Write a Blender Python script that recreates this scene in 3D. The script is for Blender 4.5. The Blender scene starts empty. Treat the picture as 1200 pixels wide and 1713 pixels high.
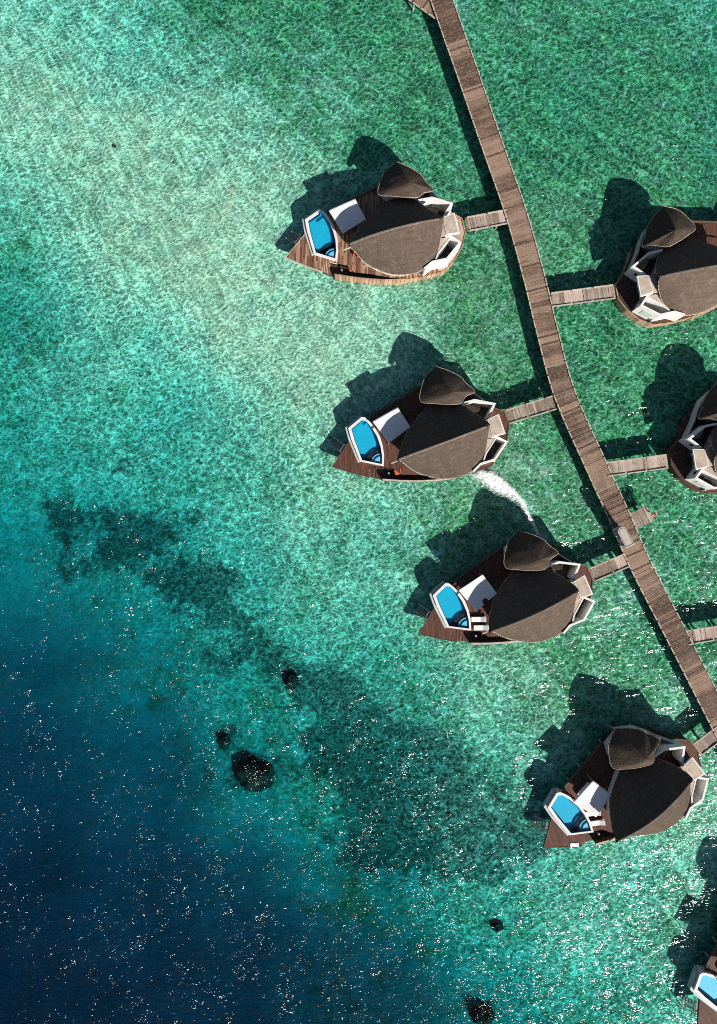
import bpy, bmesh, math, random
from mathutils import Vector, noise, Matrix
random.seed(7)
C = bpy.context.scene.collection
PI = math.pi
H = 80.0          # camera height above the lagoon
K = 0.07          # metres per photo pixel at water level


def at(px, py, z=0.0):
    s = K * (H - z) / H
    return Vector(((px - 600) * s, (856.5 - py) * s, z))


# ------------------------------------------------------------------ materials
def new_mat(name):
    m = bpy.data.materials.new(name)
    m.use_nodes = True
    nt = m.node_tree
    nt.nodes.clear()
    return m, nt


class N:
    """small node-graph helper"""
    def __init__(self, nt):
        self.nt = nt

    def node(self, t, **props):
        n = self.nt.nodes.new(t)
        for k, v in props.items():
            setattr(n, k, v)
        return n

    def link(self, a, b):
        self.nt.links.new(a, b)

    def put(self, sock, v):
        if hasattr(v, 'is_output'):
            self.link(v, sock)
        else:
            sock.default_value = v

    def math(self, op, a, b=None, c=None, clamp=False):
        n = self.node('ShaderNodeMath', operation=op, use_clamp=clamp)
        self.put(n.inputs[0], a)
        if b is not None:
            self.put(n.inputs[1], b)
        if c is not None:
            self.put(n.inputs[2], c)
        return n.outputs[0]

    def mix(self, f, a, b, blend='MIX'):
        n = self.node('ShaderNodeMix', data_type='RGBA', blend_type=blend)
        self.put(n.inputs[0], f)
        self.put(n.inputs[6], a if hasattr(a, 'is_output') else (*a, 1.0))
        self.put(n.inputs[7], b if hasattr(b, 'is_output') else (*b, 1.0))
        return n.outputs[2]

    def noise(self, vec, scale, detail=2.0, rough=0.5, dist=0.0):
        n = self.node('ShaderNodeTexNoise')
        self.put(n.inputs['Vector'], vec)
        n.inputs['Scale'].default_value = scale
        n.inputs['Detail'].default_value = detail
        n.inputs['Roughness'].default_value = rough
        n.inputs['Distortion'].default_value = dist
        return n.outputs[0]

    def mapping(self, vec, rot=(0, 0, 0), scale=(1, 1, 1), loc=(0, 0, 0)):
        n = self.node('ShaderNodeMapping')
        self.put(n.inputs[0], vec)
        n.inputs['Rotation'].default_value = rot
        n.inputs['Scale'].default_value = scale
        n.inputs['Location'].default_value = loc
        return n.outputs[0]

    def maprange(self, v, a, b, c=0.0, d=1.0, smooth=True):
        n = self.node('ShaderNodeMapRange')
        n.interpolation_type = 'SMOOTHSTEP' if smooth else 'LINEAR'
        self.put(n.inputs[0], v)
        for i, x in enumerate((a, b, c, d)):
            self.put(n.inputs[1 + i], x)
        return n.outputs[0]

    def sep(self, v):
        n = self.node('ShaderNodeSeparateXYZ')
        self.put(n.inputs[0], v)
        return n.outputs

    def comb(self, x=0.0, y=0.0, z=0.0):
        n = self.node('ShaderNodeCombineXYZ')
        for i, v in enumerate((x, y, z)):
            self.put(n.inputs[i], v)
        return n.outputs[0]

    def objco(self):
        return self.node('ShaderNodeTexCoord').outputs['Object']

    def pos(self):
        return self.node('ShaderNodeNewGeometry').outputs['Position']

    def attr(self, name):
        return self.node('ShaderNodeAttribute', attribute_name=name).outputs['Fac']

    def white(self, v):
        n = self.node('ShaderNodeTexWhiteNoise', noise_dimensions='3D')
        self.put(n.inputs[0], v)
        return n.outputs[0]

    def bump(self, h, dist=0.02, strength=1.0):
        n = self.node('ShaderNodeBump')
        self.put(n.inputs['Height'], h)
        n.inputs['Distance'].default_value = dist
        n.inputs['Strength'].default_value = strength
        return n.outputs[0]

    def schlick(self):
        geo = self.node('ShaderNodeNewGeometry')
        d = self.node('ShaderNodeVectorMath', operation='DOT_PRODUCT')
        self.link(geo.outputs['Normal'], d.inputs[0])
        self.link(geo.outputs['Incoming'], d.inputs[1])
        c = self.math('SUBTRACT', 1.0, self.math('ABSOLUTE', d.outputs['Value']))
        return self.math('MULTIPLY_ADD', self.math('POWER', c, 5.0), 0.98, 0.02)

    def principled(self, col, rough=0.7, normal=None, spec=0.5):
        b = self.node('ShaderNodeBsdfPrincipled')
        self.put(b.inputs['Base Color'], col if hasattr(col, 'is_output') else (*col, 1.0))
        self.put(b.inputs['Roughness'], rough)
        b.inputs['Specular IOR Level'].default_value = spec
        if normal is not None:
            self.link(normal, b.inputs['Normal'])
        o = self.node('ShaderNodeOutputMaterial')
        self.link(b.outputs[0], o.inputs[0])
        return b


def mat_plain(name, col, rough=0.7, var=0.25, scale=6.0, bump=0.01, spec=0.3):
    """painted or stone surface with blotches of wear"""
    m, nt = new_mat(name)
    g = N(nt)
    v = g.pos()
    a = g.noise(v, scale * 0.35, 4, 0.6)
    b = g.noise(v, scale * 2.5, 3, 0.6)
    f = g.maprange(g.math('MULTIPLY_ADD', b, 0.45, g.math('MULTIPLY', a, 0.55)), 0.32, 0.68)
    col2 = g.mix(f, tuple(c * (1 - var) for c in col), tuple(min(c * (1 + var * 0.4), 0.9) for c in col))
    g.principled(col2, rough, g.bump(b, bump), spec)
    return m


def mat_planks(name, cols, width=0.145, angle=0.0, rough=0.7, grain=0.35, gap=0.06):
    """boards laid in object space, each with its own weathering"""
    m, nt = new_mat(name)
    g = N(nt)
    v = g.mapping(g.objco(), rot=(0, 0, angle))
    x, y, z = g.sep(v)
    fx = g.math('DIVIDE', x, width)
    cell = g.math('FLOOR', fx)
    frac = g.math('FRACT', fx)
    # boards broken into random lengths
    off = g.white(g.comb(cell, 3.7, 0))
    seg = g.math('FLOOR', g.math('ADD', g.math('DIVIDE', y, 2.4), g.math('MULTIPLY', off, 5.0)))
    r = g.white(g.comb(cell, seg, 1.3))
    grainv = g.noise(g.mapping(v, scale=(14, 1.2, 1)), 1.6, 4, 0.65)
    wear = g.noise(v, 0.9, 4, 0.6)
    t = g.math('ADD', g.math('MULTIPLY', r, 0.6), g.math('MULTIPLY', wear, 0.4))
    c = g.mix(g.maprange(t, 0.22, 0.78), cols[0], cols[1])
    c = g.mix(g.math('MULTIPLY', g.maprange(grainv, 0.35, 0.7), grain), c, cols[2])
    edge = g.math('ABSOLUTE', g.math('SUBTRACT', frac, 0.5))
    line = g.math('GREATER_THAN', edge, 0.5 - gap)
    c = g.mix(g.math('MULTIPLY', line, 0.75), c, tuple(q * 0.25 for q in cols[0]))
    h = g.math('SUBTRACT', g.math('MULTIPLY', grainv, 0.2), line)
    g.principled(c, rough, g.bump(h, 0.01), 0.25)
    return m


def mat_board_geo(name, dark, light, grey):
    """real boards: colour by the per-board 'tint' attribute plus stains"""
    m, nt = new_mat(name)
    g = N(nt)
    v = g.pos()
    t = g.attr('tint')
    stain = g.noise(v, 0.55, 4, 0.65)
    fine = g.noise(v, 5.0, 3, 0.6)
    f = g.math('ADD', g.math('MULTIPLY', t, 0.5), g.math('MULTIPLY', stain, 0.5))
    c = g.mix(g.maprange(f, 0.25, 0.75), dark, light)
    c = g.mix(g.math('MULTIPLY', g.maprange(fine, 0.45, 0.75), 0.45), c, grey)
    c = g.mix(g.math('MULTIPLY', g.maprange(g.noise(v, 1.7, 3, 0.6), 0.55, 0.75), 0.45), c, tuple(q * 0.55 for q in dark))
    g.principled(c, 0.75, g.bump(fine, 0.008), 0.25)
    return m


def mat_thatch(name, a, b, c3):
    m, nt = new_mat(name)
    g = N(nt)
    v = g.objco()
    st = g.noise(g.mapping(v, scale=(7, 1.6, 1.6)), 1.4, 5, 0.7)
    fine = g.noise(v, 11, 4, 0.75)
    big = g.noise(v, 0.45, 4, 0.6)
    vo = g.node('ShaderNodeTexVoronoi')
    vo.inputs['Scale'].default_value = 7.0
    g.link(v, vo.inputs['Vector'])
    c = g.mix(g.maprange(g.math('MULTIPLY_ADD', st, 0.5, g.math('MULTIPLY', fine, 0.5)), 0.33, 0.68), a, b)
    c = g.mix(g.math('MULTIPLY', g.maprange(big, 0.4, 0.7), 0.5), c, c3)
    crs = g.noise(g.mapping(v, scale=(0.35, 3.2, 3.2)), 1.0, 3, 0.65, 0.4)
    c = g.mix(g.math('MULTIPLY', g.maprange(crs, 0.42, 0.66), 0.32), c, tuple(q * 0.55 for q in a))
    pat = g.noise(v, 1.6, 4, 0.7, 0.6)
    c = g.mix(g.math('MULTIPLY', g.maprange(pat, 0.52, 0.72), 0.45), c, tuple(min(q * 1.5, 0.4) for q in b))
    oi = g.node('ShaderNodeObjectInfo').outputs['Random']
    c = g.mix(1.0, c, g.mix(oi, (0.82, 0.80, 0.80), (1.16, 1.12, 1.06)), 'MULTIPLY')
    h = g.math('ADD', g.math('MULTIPLY', fine, 1.0), g.math('MULTIPLY', vo.outputs['Distance'], 0.5))
    # courses of thatch down the slope
    g.principled(c, 0.95, g.bump(h, 0.06, 0.8), 0.1)
    return m


M = {}
M['thatch'] = mat_thatch('grey_brown_thatch', (0.072, 0.053, 0.041), (0.155, 0.121, 0.096), (0.122, 0.095, 0.075))
M['thatch_dark'] = mat_thatch('dark_old_thatch', (0.050, 0.040, 0.034), (0.105, 0.083, 0.068), (0.13, 0.085, 0.06))
M['fringe'] = mat_thatch('pale_thatch_ends', (0.20, 0.17, 0.14), (0.46, 0.40, 0.34), (0.3, 0.25, 0.2))
M['ridge'] = mat_thatch('ridge_thatch', (0.12, 0.1, 0.085), (0.26, 0.22, 0.19), (0.2, 0.17, 0.15))
M['white_wall'] = mat_plain('white_lime_plaster', (0.78, 0.755, 0.72), 0.8, 0.12, 3)
M['grey_wall'] = mat_plain('weathered_plaster', (0.60, 0.60, 0.59), 0.85, 0.25, 2.5)
M['beige_roof'] = mat_plain('beige_screed', (0.52, 0.42, 0.335), 0.85, 0.32, 3)
M['pebble'] = mat_plain('sandy_court_floor', (0.48, 0.37, 0.27), 0.9, 0.45, 6)
M['shaded_floor'] = mat_plain('shade_toned_floor', (0.09, 0.078, 0.07), 0.7, 0.4, 4)  # court floor darkened in its colour to stand in for shade
M['rim'] = mat_plain('pale_pool_stone', (0.76, 0.735, 0.70), 0.6, 0.14, 3)
M['rim_low'] = mat_plain('grey_pool_ledge', (0.50, 0.51, 0.50), 0.6, 0.25, 3)
M['canvas'] = mat_plain('white_canvas', (0.80, 0.775, 0.765), 0.9, 0.08, 1.5)
M['post'] = mat_plain('grey_timber_post', (0.34, 0.31, 0.28), 0.8, 0.4, 5)
M['pile'] = mat_plain('salt_bleached_pile', (0.33, 0.33, 0.31), 0.85, 0.4, 4)
M['deck_red'] = mat_planks('red_brown_decking', ((0.075, 0.030, 0.020), (0.135, 0.058, 0.038), (0.17, 0.085, 0.06)), 0.14, math.radians(12))
M['deck_pale'] = mat_planks('sun_bleached_decking', ((0.10, 0.045, 0.028), (0.42, 0.255, 0.17), (0.24, 0.125, 0.08)), 0.21, math.radians(12), grain=0.4)
M['deck_stern'] = mat_planks('pale_stern_decking', ((0.36, 0.27, 0.21), (0.55, 0.43, 0.34), (0.42, 0.31, 0.24)), 0.16, math.radians(0))
M['deck_low'] = mat_planks('dark_walk_decking', ((0.05, 0.03, 0.024), (0.09, 0.055, 0.043), (0.07, 0.045, 0.036)), 0.14, math.radians(80))
M['hull_red'] = mat_planks('red_brown_hull_boards', ((0.09, 0.042, 0.030), (0.15, 0.075, 0.052), (0.19, 0.11, 0.08)), 0.3, math.radians(35))
M['hull_warm'] = mat_planks('warm_hull_boards', ((0.30, 0.16, 0.09), (0.52, 0.33, 0.21), (0.55, 0.42, 0.31)), 0.42, math.radians(35))
M['board_walk'] = mat_board_geo('walkway_boards', (0.085, 0.051, 0.036), (0.31, 0.205, 0.145), (0.43, 0.315, 0.24))
M['board_jetty'] = mat_board_geo('jetty_boards', (0.20, 0.145, 0.11), (0.52, 0.41, 0.335), (0.50, 0.41, 0.35))
M['kerb'] = mat_plain('pale_kerb_timber', (0.52, 0.44, 0.37), 0.8, 0.4, 4)
M['beam'] = mat_plain('brown_bearer', (0.13, 0.085, 0.062), 0.8, 0.4, 4)
M['tile'] = mat_plain('turquoise_mosaic', (0.02, 0.46, 0.66), 0.35, 0.10, 8)
M['tile_pale'] = mat_plain('pale_blue_mosaic', (0.25, 0.62, 0.78), 0.35, 0.10, 8)
M['tile_navy'] = mat_plain('navy_mosaic', (0.006, 0.03, 0.09), 0.35, 0.15, 8)
M['orange'] = mat_plain('orange_cushion', (0.70, 0.13, 0.03), 0.9, 0.2, 5)
M['white_cushion'] = mat_plain('white_cushion', (0.80, 0.79, 0.78), 0.9, 0.08, 4)
M['dark_metal'] = mat_plain('dark_metal', (0.03, 0.03, 0.032), 0.5, 0.3, 5)
M['cart_roof'] = mat_plain('cream_cart_roof', (0.47, 0.42, 0.37), 0.45, 0.12, 5)
M['cart_body'] = mat_plain('cream_cart_body', (0.55, 0.52, 0.46), 0.4, 0.12, 5)
M['rubber'] = mat_plain('black_rubber', (0.02, 0.02, 0.02), 0.8, 0.2, 8)
M['glass'] = mat_plain('dark_window_glass', (0.03, 0.035, 0.04), 0.15, 0.2, 4, 0.0, 0.5)
M['frosted'] = mat_plain('pale_window_panel', (0.62, 0.66, 0.62), 0.3, 0.1, 4, 0.0, 0.5)
M['coral'] = mat_plain('brown_coral', (0.042, 0.040, 0.024), 0.95, 0.8, 2.2, 0.05)


def mat_pool_water():
    m, nt = new_mat('pool_water')
    g = N(nt)
    t = g.node('ShaderNodeBsdfTransparent')
    t.inputs[0].default_value = (0.80, 0.95, 0.98, 1)
    gl = g.node('ShaderNodeBsdfGlossy')
    gl.inputs['Roughness'].default_value = 0.06
    nrm = g.bump(g.noise(g.pos(), 3.0, 3), 0.02)
    g.link(nrm, gl.inputs['Normal'])
    mx = g.node('ShaderNodeMixShader')
    g.link(g.schlick(), mx.inputs[0])
    g.link(t.outputs[0], mx.inputs[1])
    g.link(gl.outputs[0], mx.inputs[2])
    o = g.node('ShaderNodeOutputMaterial')
    g.link(mx.outputs[0], o.inputs[0])
    return m


M['pool_water'] = mat_pool_water()


def mat_sea():
    """clear salt water: caustic light is painted into the surface transmission, the body absorbs red first"""
    m, nt = new_mat('lagoon_water')
    g = N(nt)
    p = g.pos()
    dep = g.attr('depth')
    # --- caustic light painted into the surface's transmission colour
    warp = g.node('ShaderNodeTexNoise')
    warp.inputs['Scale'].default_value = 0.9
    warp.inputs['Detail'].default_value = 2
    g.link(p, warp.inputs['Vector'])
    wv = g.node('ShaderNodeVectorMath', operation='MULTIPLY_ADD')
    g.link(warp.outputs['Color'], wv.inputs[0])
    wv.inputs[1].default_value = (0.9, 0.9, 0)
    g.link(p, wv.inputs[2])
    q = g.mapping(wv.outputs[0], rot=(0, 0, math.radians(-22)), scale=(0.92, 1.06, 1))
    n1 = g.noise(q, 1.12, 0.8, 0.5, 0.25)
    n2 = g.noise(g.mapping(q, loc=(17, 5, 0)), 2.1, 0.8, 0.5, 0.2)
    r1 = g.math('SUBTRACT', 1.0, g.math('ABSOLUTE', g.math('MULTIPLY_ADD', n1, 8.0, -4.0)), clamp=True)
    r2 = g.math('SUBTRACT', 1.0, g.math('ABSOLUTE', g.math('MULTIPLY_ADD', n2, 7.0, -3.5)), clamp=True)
    caustic_net = g.math('MAXIMUM', g.math('POWER', r1, 1.6), g.math('MULTIPLY', g.math('POWER', r2, 1.6), 0.62))
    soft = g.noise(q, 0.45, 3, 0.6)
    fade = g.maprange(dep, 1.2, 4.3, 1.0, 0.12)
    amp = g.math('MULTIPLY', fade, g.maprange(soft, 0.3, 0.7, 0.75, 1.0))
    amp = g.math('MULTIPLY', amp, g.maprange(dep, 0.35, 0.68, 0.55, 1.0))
    val = g.math('MULTIPLY_ADD', caustic_net, 1.25, 0.50)
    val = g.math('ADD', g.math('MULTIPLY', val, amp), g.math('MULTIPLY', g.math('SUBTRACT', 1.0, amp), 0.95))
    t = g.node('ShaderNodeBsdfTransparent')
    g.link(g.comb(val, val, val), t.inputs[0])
    # --- sparkle
    w = g.mapping(p, rot=(0, 0, math.radians(-18)), scale=(0.54, 1.6, 1))
    b1 = g.noise(w, 0.40, 2, 0.5, 0.5)
    b2 = g.noise(g.mapping(w, loc=(3, 9, 0)), 1.5, 2, 0.5, 0.4)
    hgt = g.math('ADD', g.math('MULTIPLY', b1, 0.45), g.math('MULTIPLY', b2, 0.20))
    gust = g.maprange(g.noise(p, 0.13, 3, 0.6), 0.38, 0.64, 0.72, 1.22)
    hgt = g.math('MULTIPLY', hgt, gust)
    hgt = g.math('MULTIPLY', hgt, g.maprange(dep, 0.65, 3.2, 0.98, 4.0))
    nrm = g.bump(hgt, 1.0)
    gl = g.node('ShaderNodeBsdfGlossy')
    gl.distribution = 'BECKMANN'
    gl.inputs['Roughness'].default_value = 0.125
    g.link(nrm, gl.inputs['Normal'])
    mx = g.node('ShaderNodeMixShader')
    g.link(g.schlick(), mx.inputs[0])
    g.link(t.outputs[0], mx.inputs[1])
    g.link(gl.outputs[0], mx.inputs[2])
    va = g.node('ShaderNodeVolumeAbsorption')
    # sigma = (1 - colour) * density
    sig = (0.70, 0.168, 0.112)
    d = 0.90
    va.inputs['Density'].default_value = d
    va.inputs['Color'].default_value = (1 - sig[0] / d, 1 - sig[1] / d, 1 - sig[2] / d, 1)
    o = g.node('ShaderNodeOutputMaterial')
    g.link(mx.outputs[0], o.inputs['Surface'])
    g.link(va.outputs[0], o.inputs['Volume'])
    return m


def mat_bed():
    m, nt = new_mat('lagoon_bed')
    g = N(nt)
    p = g.pos()
    gr = g.attr('grass')
    rf = g.attr('reef')
    big = g.noise(p, 0.11, 5, 0.62)
    mid = g.noise(p, 0.5, 4, 0.65, 0.5)
    fin = g.noise(p, 2.2, 3, 0.6)
    sand = g.mix(g.maprange(big, 0.35, 0.7), (0.70, 0.67, 0.45), (0.88, 0.86, 0.60))
    weed = g.mix(g.maprange(mid, 0.3, 0.7), (0.035, 0.14, 0.045), (0.12, 0.32, 0.10))
    gf = g.math('ADD', g.math('ADD', gr, g.math('MULTIPLY_ADD', mid, 1.3, -0.65)), g.math('MULTIPLY_ADD', big, 1.4, -0.7))
    c = g.mix(g.maprange(gf, 0.1, 0.9), sand, weed)
    rfv = g.math('ADD', rf, g.math('ADD', g.math('MULTIPLY_ADD', mid, 1.5, -0.75), g.math('MULTIPLY_ADD', fin, 0.7, -0.35)))
    c = g.mix(g.math('MULTIPLY', g.maprange(rfv, 0.25, 0.75), 0.90), c, (0.036, 0.050, 0.034))
    c = g.mix(g.math('MULTIPLY', g.maprange(fin, 0.4, 0.65), 0.35), c, g.mix(1.0, c, (0.55, 0.6, 0.55), 'MULTIPLY'))
    # ripple marks and weed tufts in relief, plus painted caustic light, softened in deep water
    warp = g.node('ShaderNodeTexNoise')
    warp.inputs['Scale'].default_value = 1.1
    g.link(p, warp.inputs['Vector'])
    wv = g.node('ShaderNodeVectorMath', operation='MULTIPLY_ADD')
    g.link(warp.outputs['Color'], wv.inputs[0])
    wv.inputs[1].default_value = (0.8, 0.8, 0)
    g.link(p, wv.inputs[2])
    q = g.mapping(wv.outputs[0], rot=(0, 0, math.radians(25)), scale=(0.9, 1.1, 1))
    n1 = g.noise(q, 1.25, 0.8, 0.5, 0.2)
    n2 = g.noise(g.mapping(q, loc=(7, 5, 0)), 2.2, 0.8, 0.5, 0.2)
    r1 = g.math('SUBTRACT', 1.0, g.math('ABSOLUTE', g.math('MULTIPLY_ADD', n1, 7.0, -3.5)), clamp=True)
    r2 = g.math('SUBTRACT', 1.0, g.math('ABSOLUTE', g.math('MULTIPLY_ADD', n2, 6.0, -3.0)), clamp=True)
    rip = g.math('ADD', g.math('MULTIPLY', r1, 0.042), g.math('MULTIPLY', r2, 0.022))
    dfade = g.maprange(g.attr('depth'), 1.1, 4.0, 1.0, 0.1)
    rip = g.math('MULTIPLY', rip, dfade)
    caustic_crest = g.math('MAXIMUM', g.math('POWER', r1, 1.4), g.math('MULTIPLY', g.math('POWER', r2, 1.4), 0.65))
    pale = g.math('MULTIPLY', g.math('MULTIPLY', caustic_crest, dfade), 0.55)
    c = g.mix(g.math('MULTIPLY', g.math('SUBTRACT', 1.0, caustic_crest), g.math('MULTIPLY', dfade, 0.75)), c, g.mix(1.0, c, (0.40, 0.56, 0.46), 'MULTIPLY'))  # bed colour darkened between the painted caustic lines
    c = g.mix(pale, c, g.mix(0.5, c, (0.84, 0.85, 0.62)))  # bright caustic lines painted into the bed colour
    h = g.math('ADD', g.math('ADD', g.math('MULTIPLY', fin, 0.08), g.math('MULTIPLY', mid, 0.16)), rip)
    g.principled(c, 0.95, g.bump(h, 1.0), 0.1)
    return m


def mat_foam():
    """lacy foam: bubbles rafts torn into strands, with clear water in the holes"""
    m, nt = new_mat('white_foam')
    g = N(nt)
    p = g.pos()
    d = g.attr('cover')
    q = g.mapping(p, rot=(0, 0, math.radians(40)), scale=(0.8, 1.5, 1))
    n1 = g.noise(q, 1.7, 6, 0.72, 1.6)
    n2 = g.noise(q, 6.0, 3, 0.65, 0.8)
    lace = g.math('ADD', g.math('MULTIPLY', n1, 0.65), g.math('MULTIPLY', n2, 0.35))
    a = g.maprange(g.math('ADD', lace, g.math('MULTIPLY_ADD', d, 0.72, -0.44)), 0.43, 0.70)
    b = g.node('ShaderNodeBsdfPrincipled')
    b.inputs['Base Color'].default_value = (0.84, 0.87, 0.87, 1)
    b.inputs['Roughness'].default_value = 0.8
    g.link(g.bump(lace, 0.15), b.inputs['Normal'])
    t = g.node('ShaderNodeBsdfTransparent')
    mx = g.node('ShaderNodeMixShader')
    g.link(a, mx.inputs[0])
    g.link(t.outputs[0], mx.inputs[1])
    g.link(b.outputs[0], mx.inputs[2])
    o = g.node('ShaderNodeOutputMaterial')
    g.link(mx.outputs[0], o.inputs[0])
    return m


M['foam'] = mat_foam()


# ------------------------------------------------------------------ mesh helpers
def link(o, parent=None):
    C.objects.link(o)
    if parent is not None:
        o.parent = parent
    return o


def obj(name, bm, mats, parent=None, smooth=False, bevel=0.0):
    me = bpy.data.meshes.new(name)
    bmesh.ops.recalc_face_normals(bm, faces=bm.faces)
    bm.to_mesh(me)
    bm.free()
    for mm in (mats if isinstance(mats, (list, tuple)) else [mats]):
        me.materials.append(mm)
    if smooth:
        for p in me.polygons:
            p.use_smooth = True
    o = bpy.data.objects.new(name, me)
    if bevel:
        b = o.modifiers.new('soft_edges', 'BEVEL')
        b.width = bevel
        b.segments = 2
        b.limit_method = 'ANGLE'
    return link(o, parent)


def empty(name, loc, rz=0.0):
    o = bpy.data.objects.new(name, None)
    o.empty_display_size = 0.3
    o.location = loc
    o.rotation_euler = (0, 0, rz)
    return link(o)


def tag(o, label=None, cat=None, group=None, kind=None):
    if label:
        o['label'] = label
    if cat:
        o['category'] = cat
    if group:
        o['group'] = group
    if kind:
        o['kind'] = kind
    return o


def copy_tree(o, parent=None):
    c = o.copy()
    C.objects.link(c)
    if parent is not None:
        c.parent = parent
    for ch in list(o.children):
        copy_tree(ch, c)
    return c


def prism(bm, pts, z0, z1, mi=0):
    """closed prism over a polygon (concave allowed); z0/z1 may be lists"""
    n = len(pts)
    zb = z0 if isinstance(z0, (list, tuple)) else [z0] * n
    zt = z1 if isinstance(z1, (list, tuple)) else [z1] * n
    b = [bm.verts.new((p[0], p[1], zb[i])) for i, p in enumerate(pts)]
    t = [bm.verts.new((p[0], p[1], zt[i])) for i, p in enumerate(pts)]
    fs = [bm.faces.new(t), bm.faces.new(b[::-1])]
    for i in range(n):
        j = (i + 1) % n
        fs.append(bm.faces.new((b[i], b[j], t[j], t[i])))
    for f in fs:
        f.material_index = mi
    bmesh.ops.triangulate(bm, faces=fs[:2])
    return fs


def offset_path(pts, d, closed=False):
    out = []
    n = len(pts)
    for i in range(n):
        p = Vector(pts[i][:2])
        a = Vector(pts[i - 1][:2]) if (i > 0 or closed) else None
        b = Vector(pts[(i + 1) % n][:2]) if (i < n - 1 or closed) else None
        d1 = (p - a).normalized() if a is not None else None
        d2 = (b - p).normalized() if b is not None else None
        if d1 is None:
            d1 = d2
        if d2 is None:
            d2 = d1
        n1 = Vector((-d1.y, d1.x))
        n2 = Vector((-d2.y, d2.x))
        m = (n1 + n2)
        if m.length < 1e-6:
            m = n1
        m.normalize()
        k = d / max(m.dot(n1), 0.35)
        out.append((p.x + m.x * k, p.y + m.y * k))
    return out


def wall(bm, pts, th, z0, z1, mi=0, closed=False):
    """a wall of even thickness along a path"""
    l = offset_path(pts, th / 2, closed)
    r = offset_path(pts, -th / 2, closed)
    n = len(pts)
    V = [[bm.verts.new((q[i][0], q[i][1], z)) for i in range(n)] for q, z in ((l, z0), (r, z0), (r, z1), (l, z1))]
    for i in range(n if closed else n - 1):
        j = (i + 1) % n
        for a in range(4):
            b = (a + 1) % 4
            f = bm.faces.new((V[a][i], V[a][j], V[b][j], V[b][i]))
            f.material_index = mi
    if not closed:
        for i in (0, n - 1):
            f = bm.faces.new([V[a][i] for a in range(4)])
            f.material_index = mi


def box(bm, c, s, rz=0.0, mi=0):
    r = bmesh.ops.create_cube(bm, size=1.0, matrix=Matrix.Translation(c) @ Matrix.Rotation(rz, 4, 'Z') @ Matrix.Diagonal((s[0], s[1], s[2], 1)))
    for v in r['verts']:
        for f in v.link_faces:
            f.material_index = mi


def cyl(bm, a, b, r0, r1=None, n=10, mi=0):
    a = Vector(a)
    b = Vector(b)
    r1 = r0 if r1 is None else r1
    ax = (b - a)
    q = ax.to_track_quat('Z', 'Y')
    ring = []
    for p, r in ((a, r0), (b, r1)):
        ring.append([bm.verts.new(p + q @ Vector((math.cos(2 * PI * i / n) * r, math.sin(2 * PI * i / n) * r, 0))) for i in range(n)])
    for i in range(n):
        j = (i + 1) % n
        bm.faces.new((ring[0][i], ring[0][j], ring[1][j], ring[1][i])).material_index = mi
    bm.faces.new(ring[0][::-1]).material_index = mi
    bm.faces.new(ring[1]).material_index = mi


def catmull(pts, n):
    """n points evenly spaced along a smooth curve through pts (any dimension)"""
    P = [Vector(p) for p in pts]
    P = [P[0] * 2 - P[1]] + P + [P[-1] * 2 - P[-2]]
    dense = []
    for i in range(1, len(P) - 2):
        for k in range(24):
            t = k / 24
            a, b, c, d = P[i - 1], P[i], P[i + 1], P[i + 2]
            dense.append(0.5 * ((2 * b) + (c - a) * t + (2 * a - 5 * b + 4 * c - d) * t * t + (3 * b - a - 3 * c + d) * t ** 3))
    dense.append(P[-2])
    L = [0]
    for i in range(1, len(dense)):
        L.append(L[-1] + (dense[i] - dense[i - 1]).length)
    out = []
    j = 0
    for k in range(n):
        s = L[-1] * k / (n - 1)
        while j < len(L) - 2 and L[j + 1] < s:
            j += 1
        f = (s - L[j]) / max(L[j + 1] - L[j], 1e-9)
        out.append(dense[j].lerp(dense[j + 1], f))
    return out


# ------------------------------------------------------------------ the boat villas
DECK = [(-0.1, 0.03), (1.88, -1.21), (3.70, -2.22), (4.02, -0.93), (4.92, -1.35), (6.6, -1.98), (7.3, -2.9), (9.5, -3.55), (11.2, -4.25),
        (13.22, -4.84), (15.47, -4.84), (17.63, -4.6), (18.95, -3.64), (20.12, -2.18), (20.75, -0.65), (20.65, 0.99), (19.67, 1.73),
        (18.56, 3.15), (17.75, 4.64), (15.9, 6.2), (14.1, 6.9), (12.3, 6.22), (5.2, 4.15), (5.43, 3.79), (5.86, 2.74), (6.07, 1.89), (6.1, 0.82), (5.97, -0.29), (5.61, -1.48), (3.12, -0.24), (2.79, 2.5)]
SOUTH = [(3.70, -2.26), (5.07, -2.93), (7.03, -3.60), (9.0, -4.17), (11.02, -4.61), (13.22, -4.90)]
STERN = [(13.22, -4.90), (15.47, -4.90), (17.66, -4.66), (19.0, -3.68), (20.18, -2.2), (20.82, -0.66), (20.72, 1.02), (19.72, 1.78), (18.62, 3.2), (17.8, 4.7)]
POOL_OUT = [(2.78, 3.79), (4.59, 4.63), (4.99, 4.48), (5.43, 3.79), (5.86, 2.74), (6.07, 1.89), (6.1, 0.82), (5.97, -0.29), (5.61, -1.48), (3.12, -0.24), (2.79, 2.5)]
POOL_IN = [(3.12, 3.62), (4.62, 4.30), (5.02, 4.02), (5.40, 3.18), (5.74, 2.04), (5.84, 0.78), (5.73, -0.27), (5.46, -1.20), (3.38, -0.16), (3.14, 2.3)]
ROOF_N = [(7.02, -1.31), (7.82, -0.14), (9.1, 1.53), (9.79, 2.04), (11.1, 3.04), (12.14, 3.56), (14.03, 3.62), (15.7, 2.86), (17.43, 0.63), (17.77, -0.3)]
ROOF_S = [(7.02, -1.31), (7.79, -1.98), (8.49, -2.81), (9.63, -3.64), (11.16, -4.5), (12.93, -4.9), (14.63, -4.77), (15.93, -4.18), (16.85, -3.07), (17.39, -1.66), (17.77, -0.3)]
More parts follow.
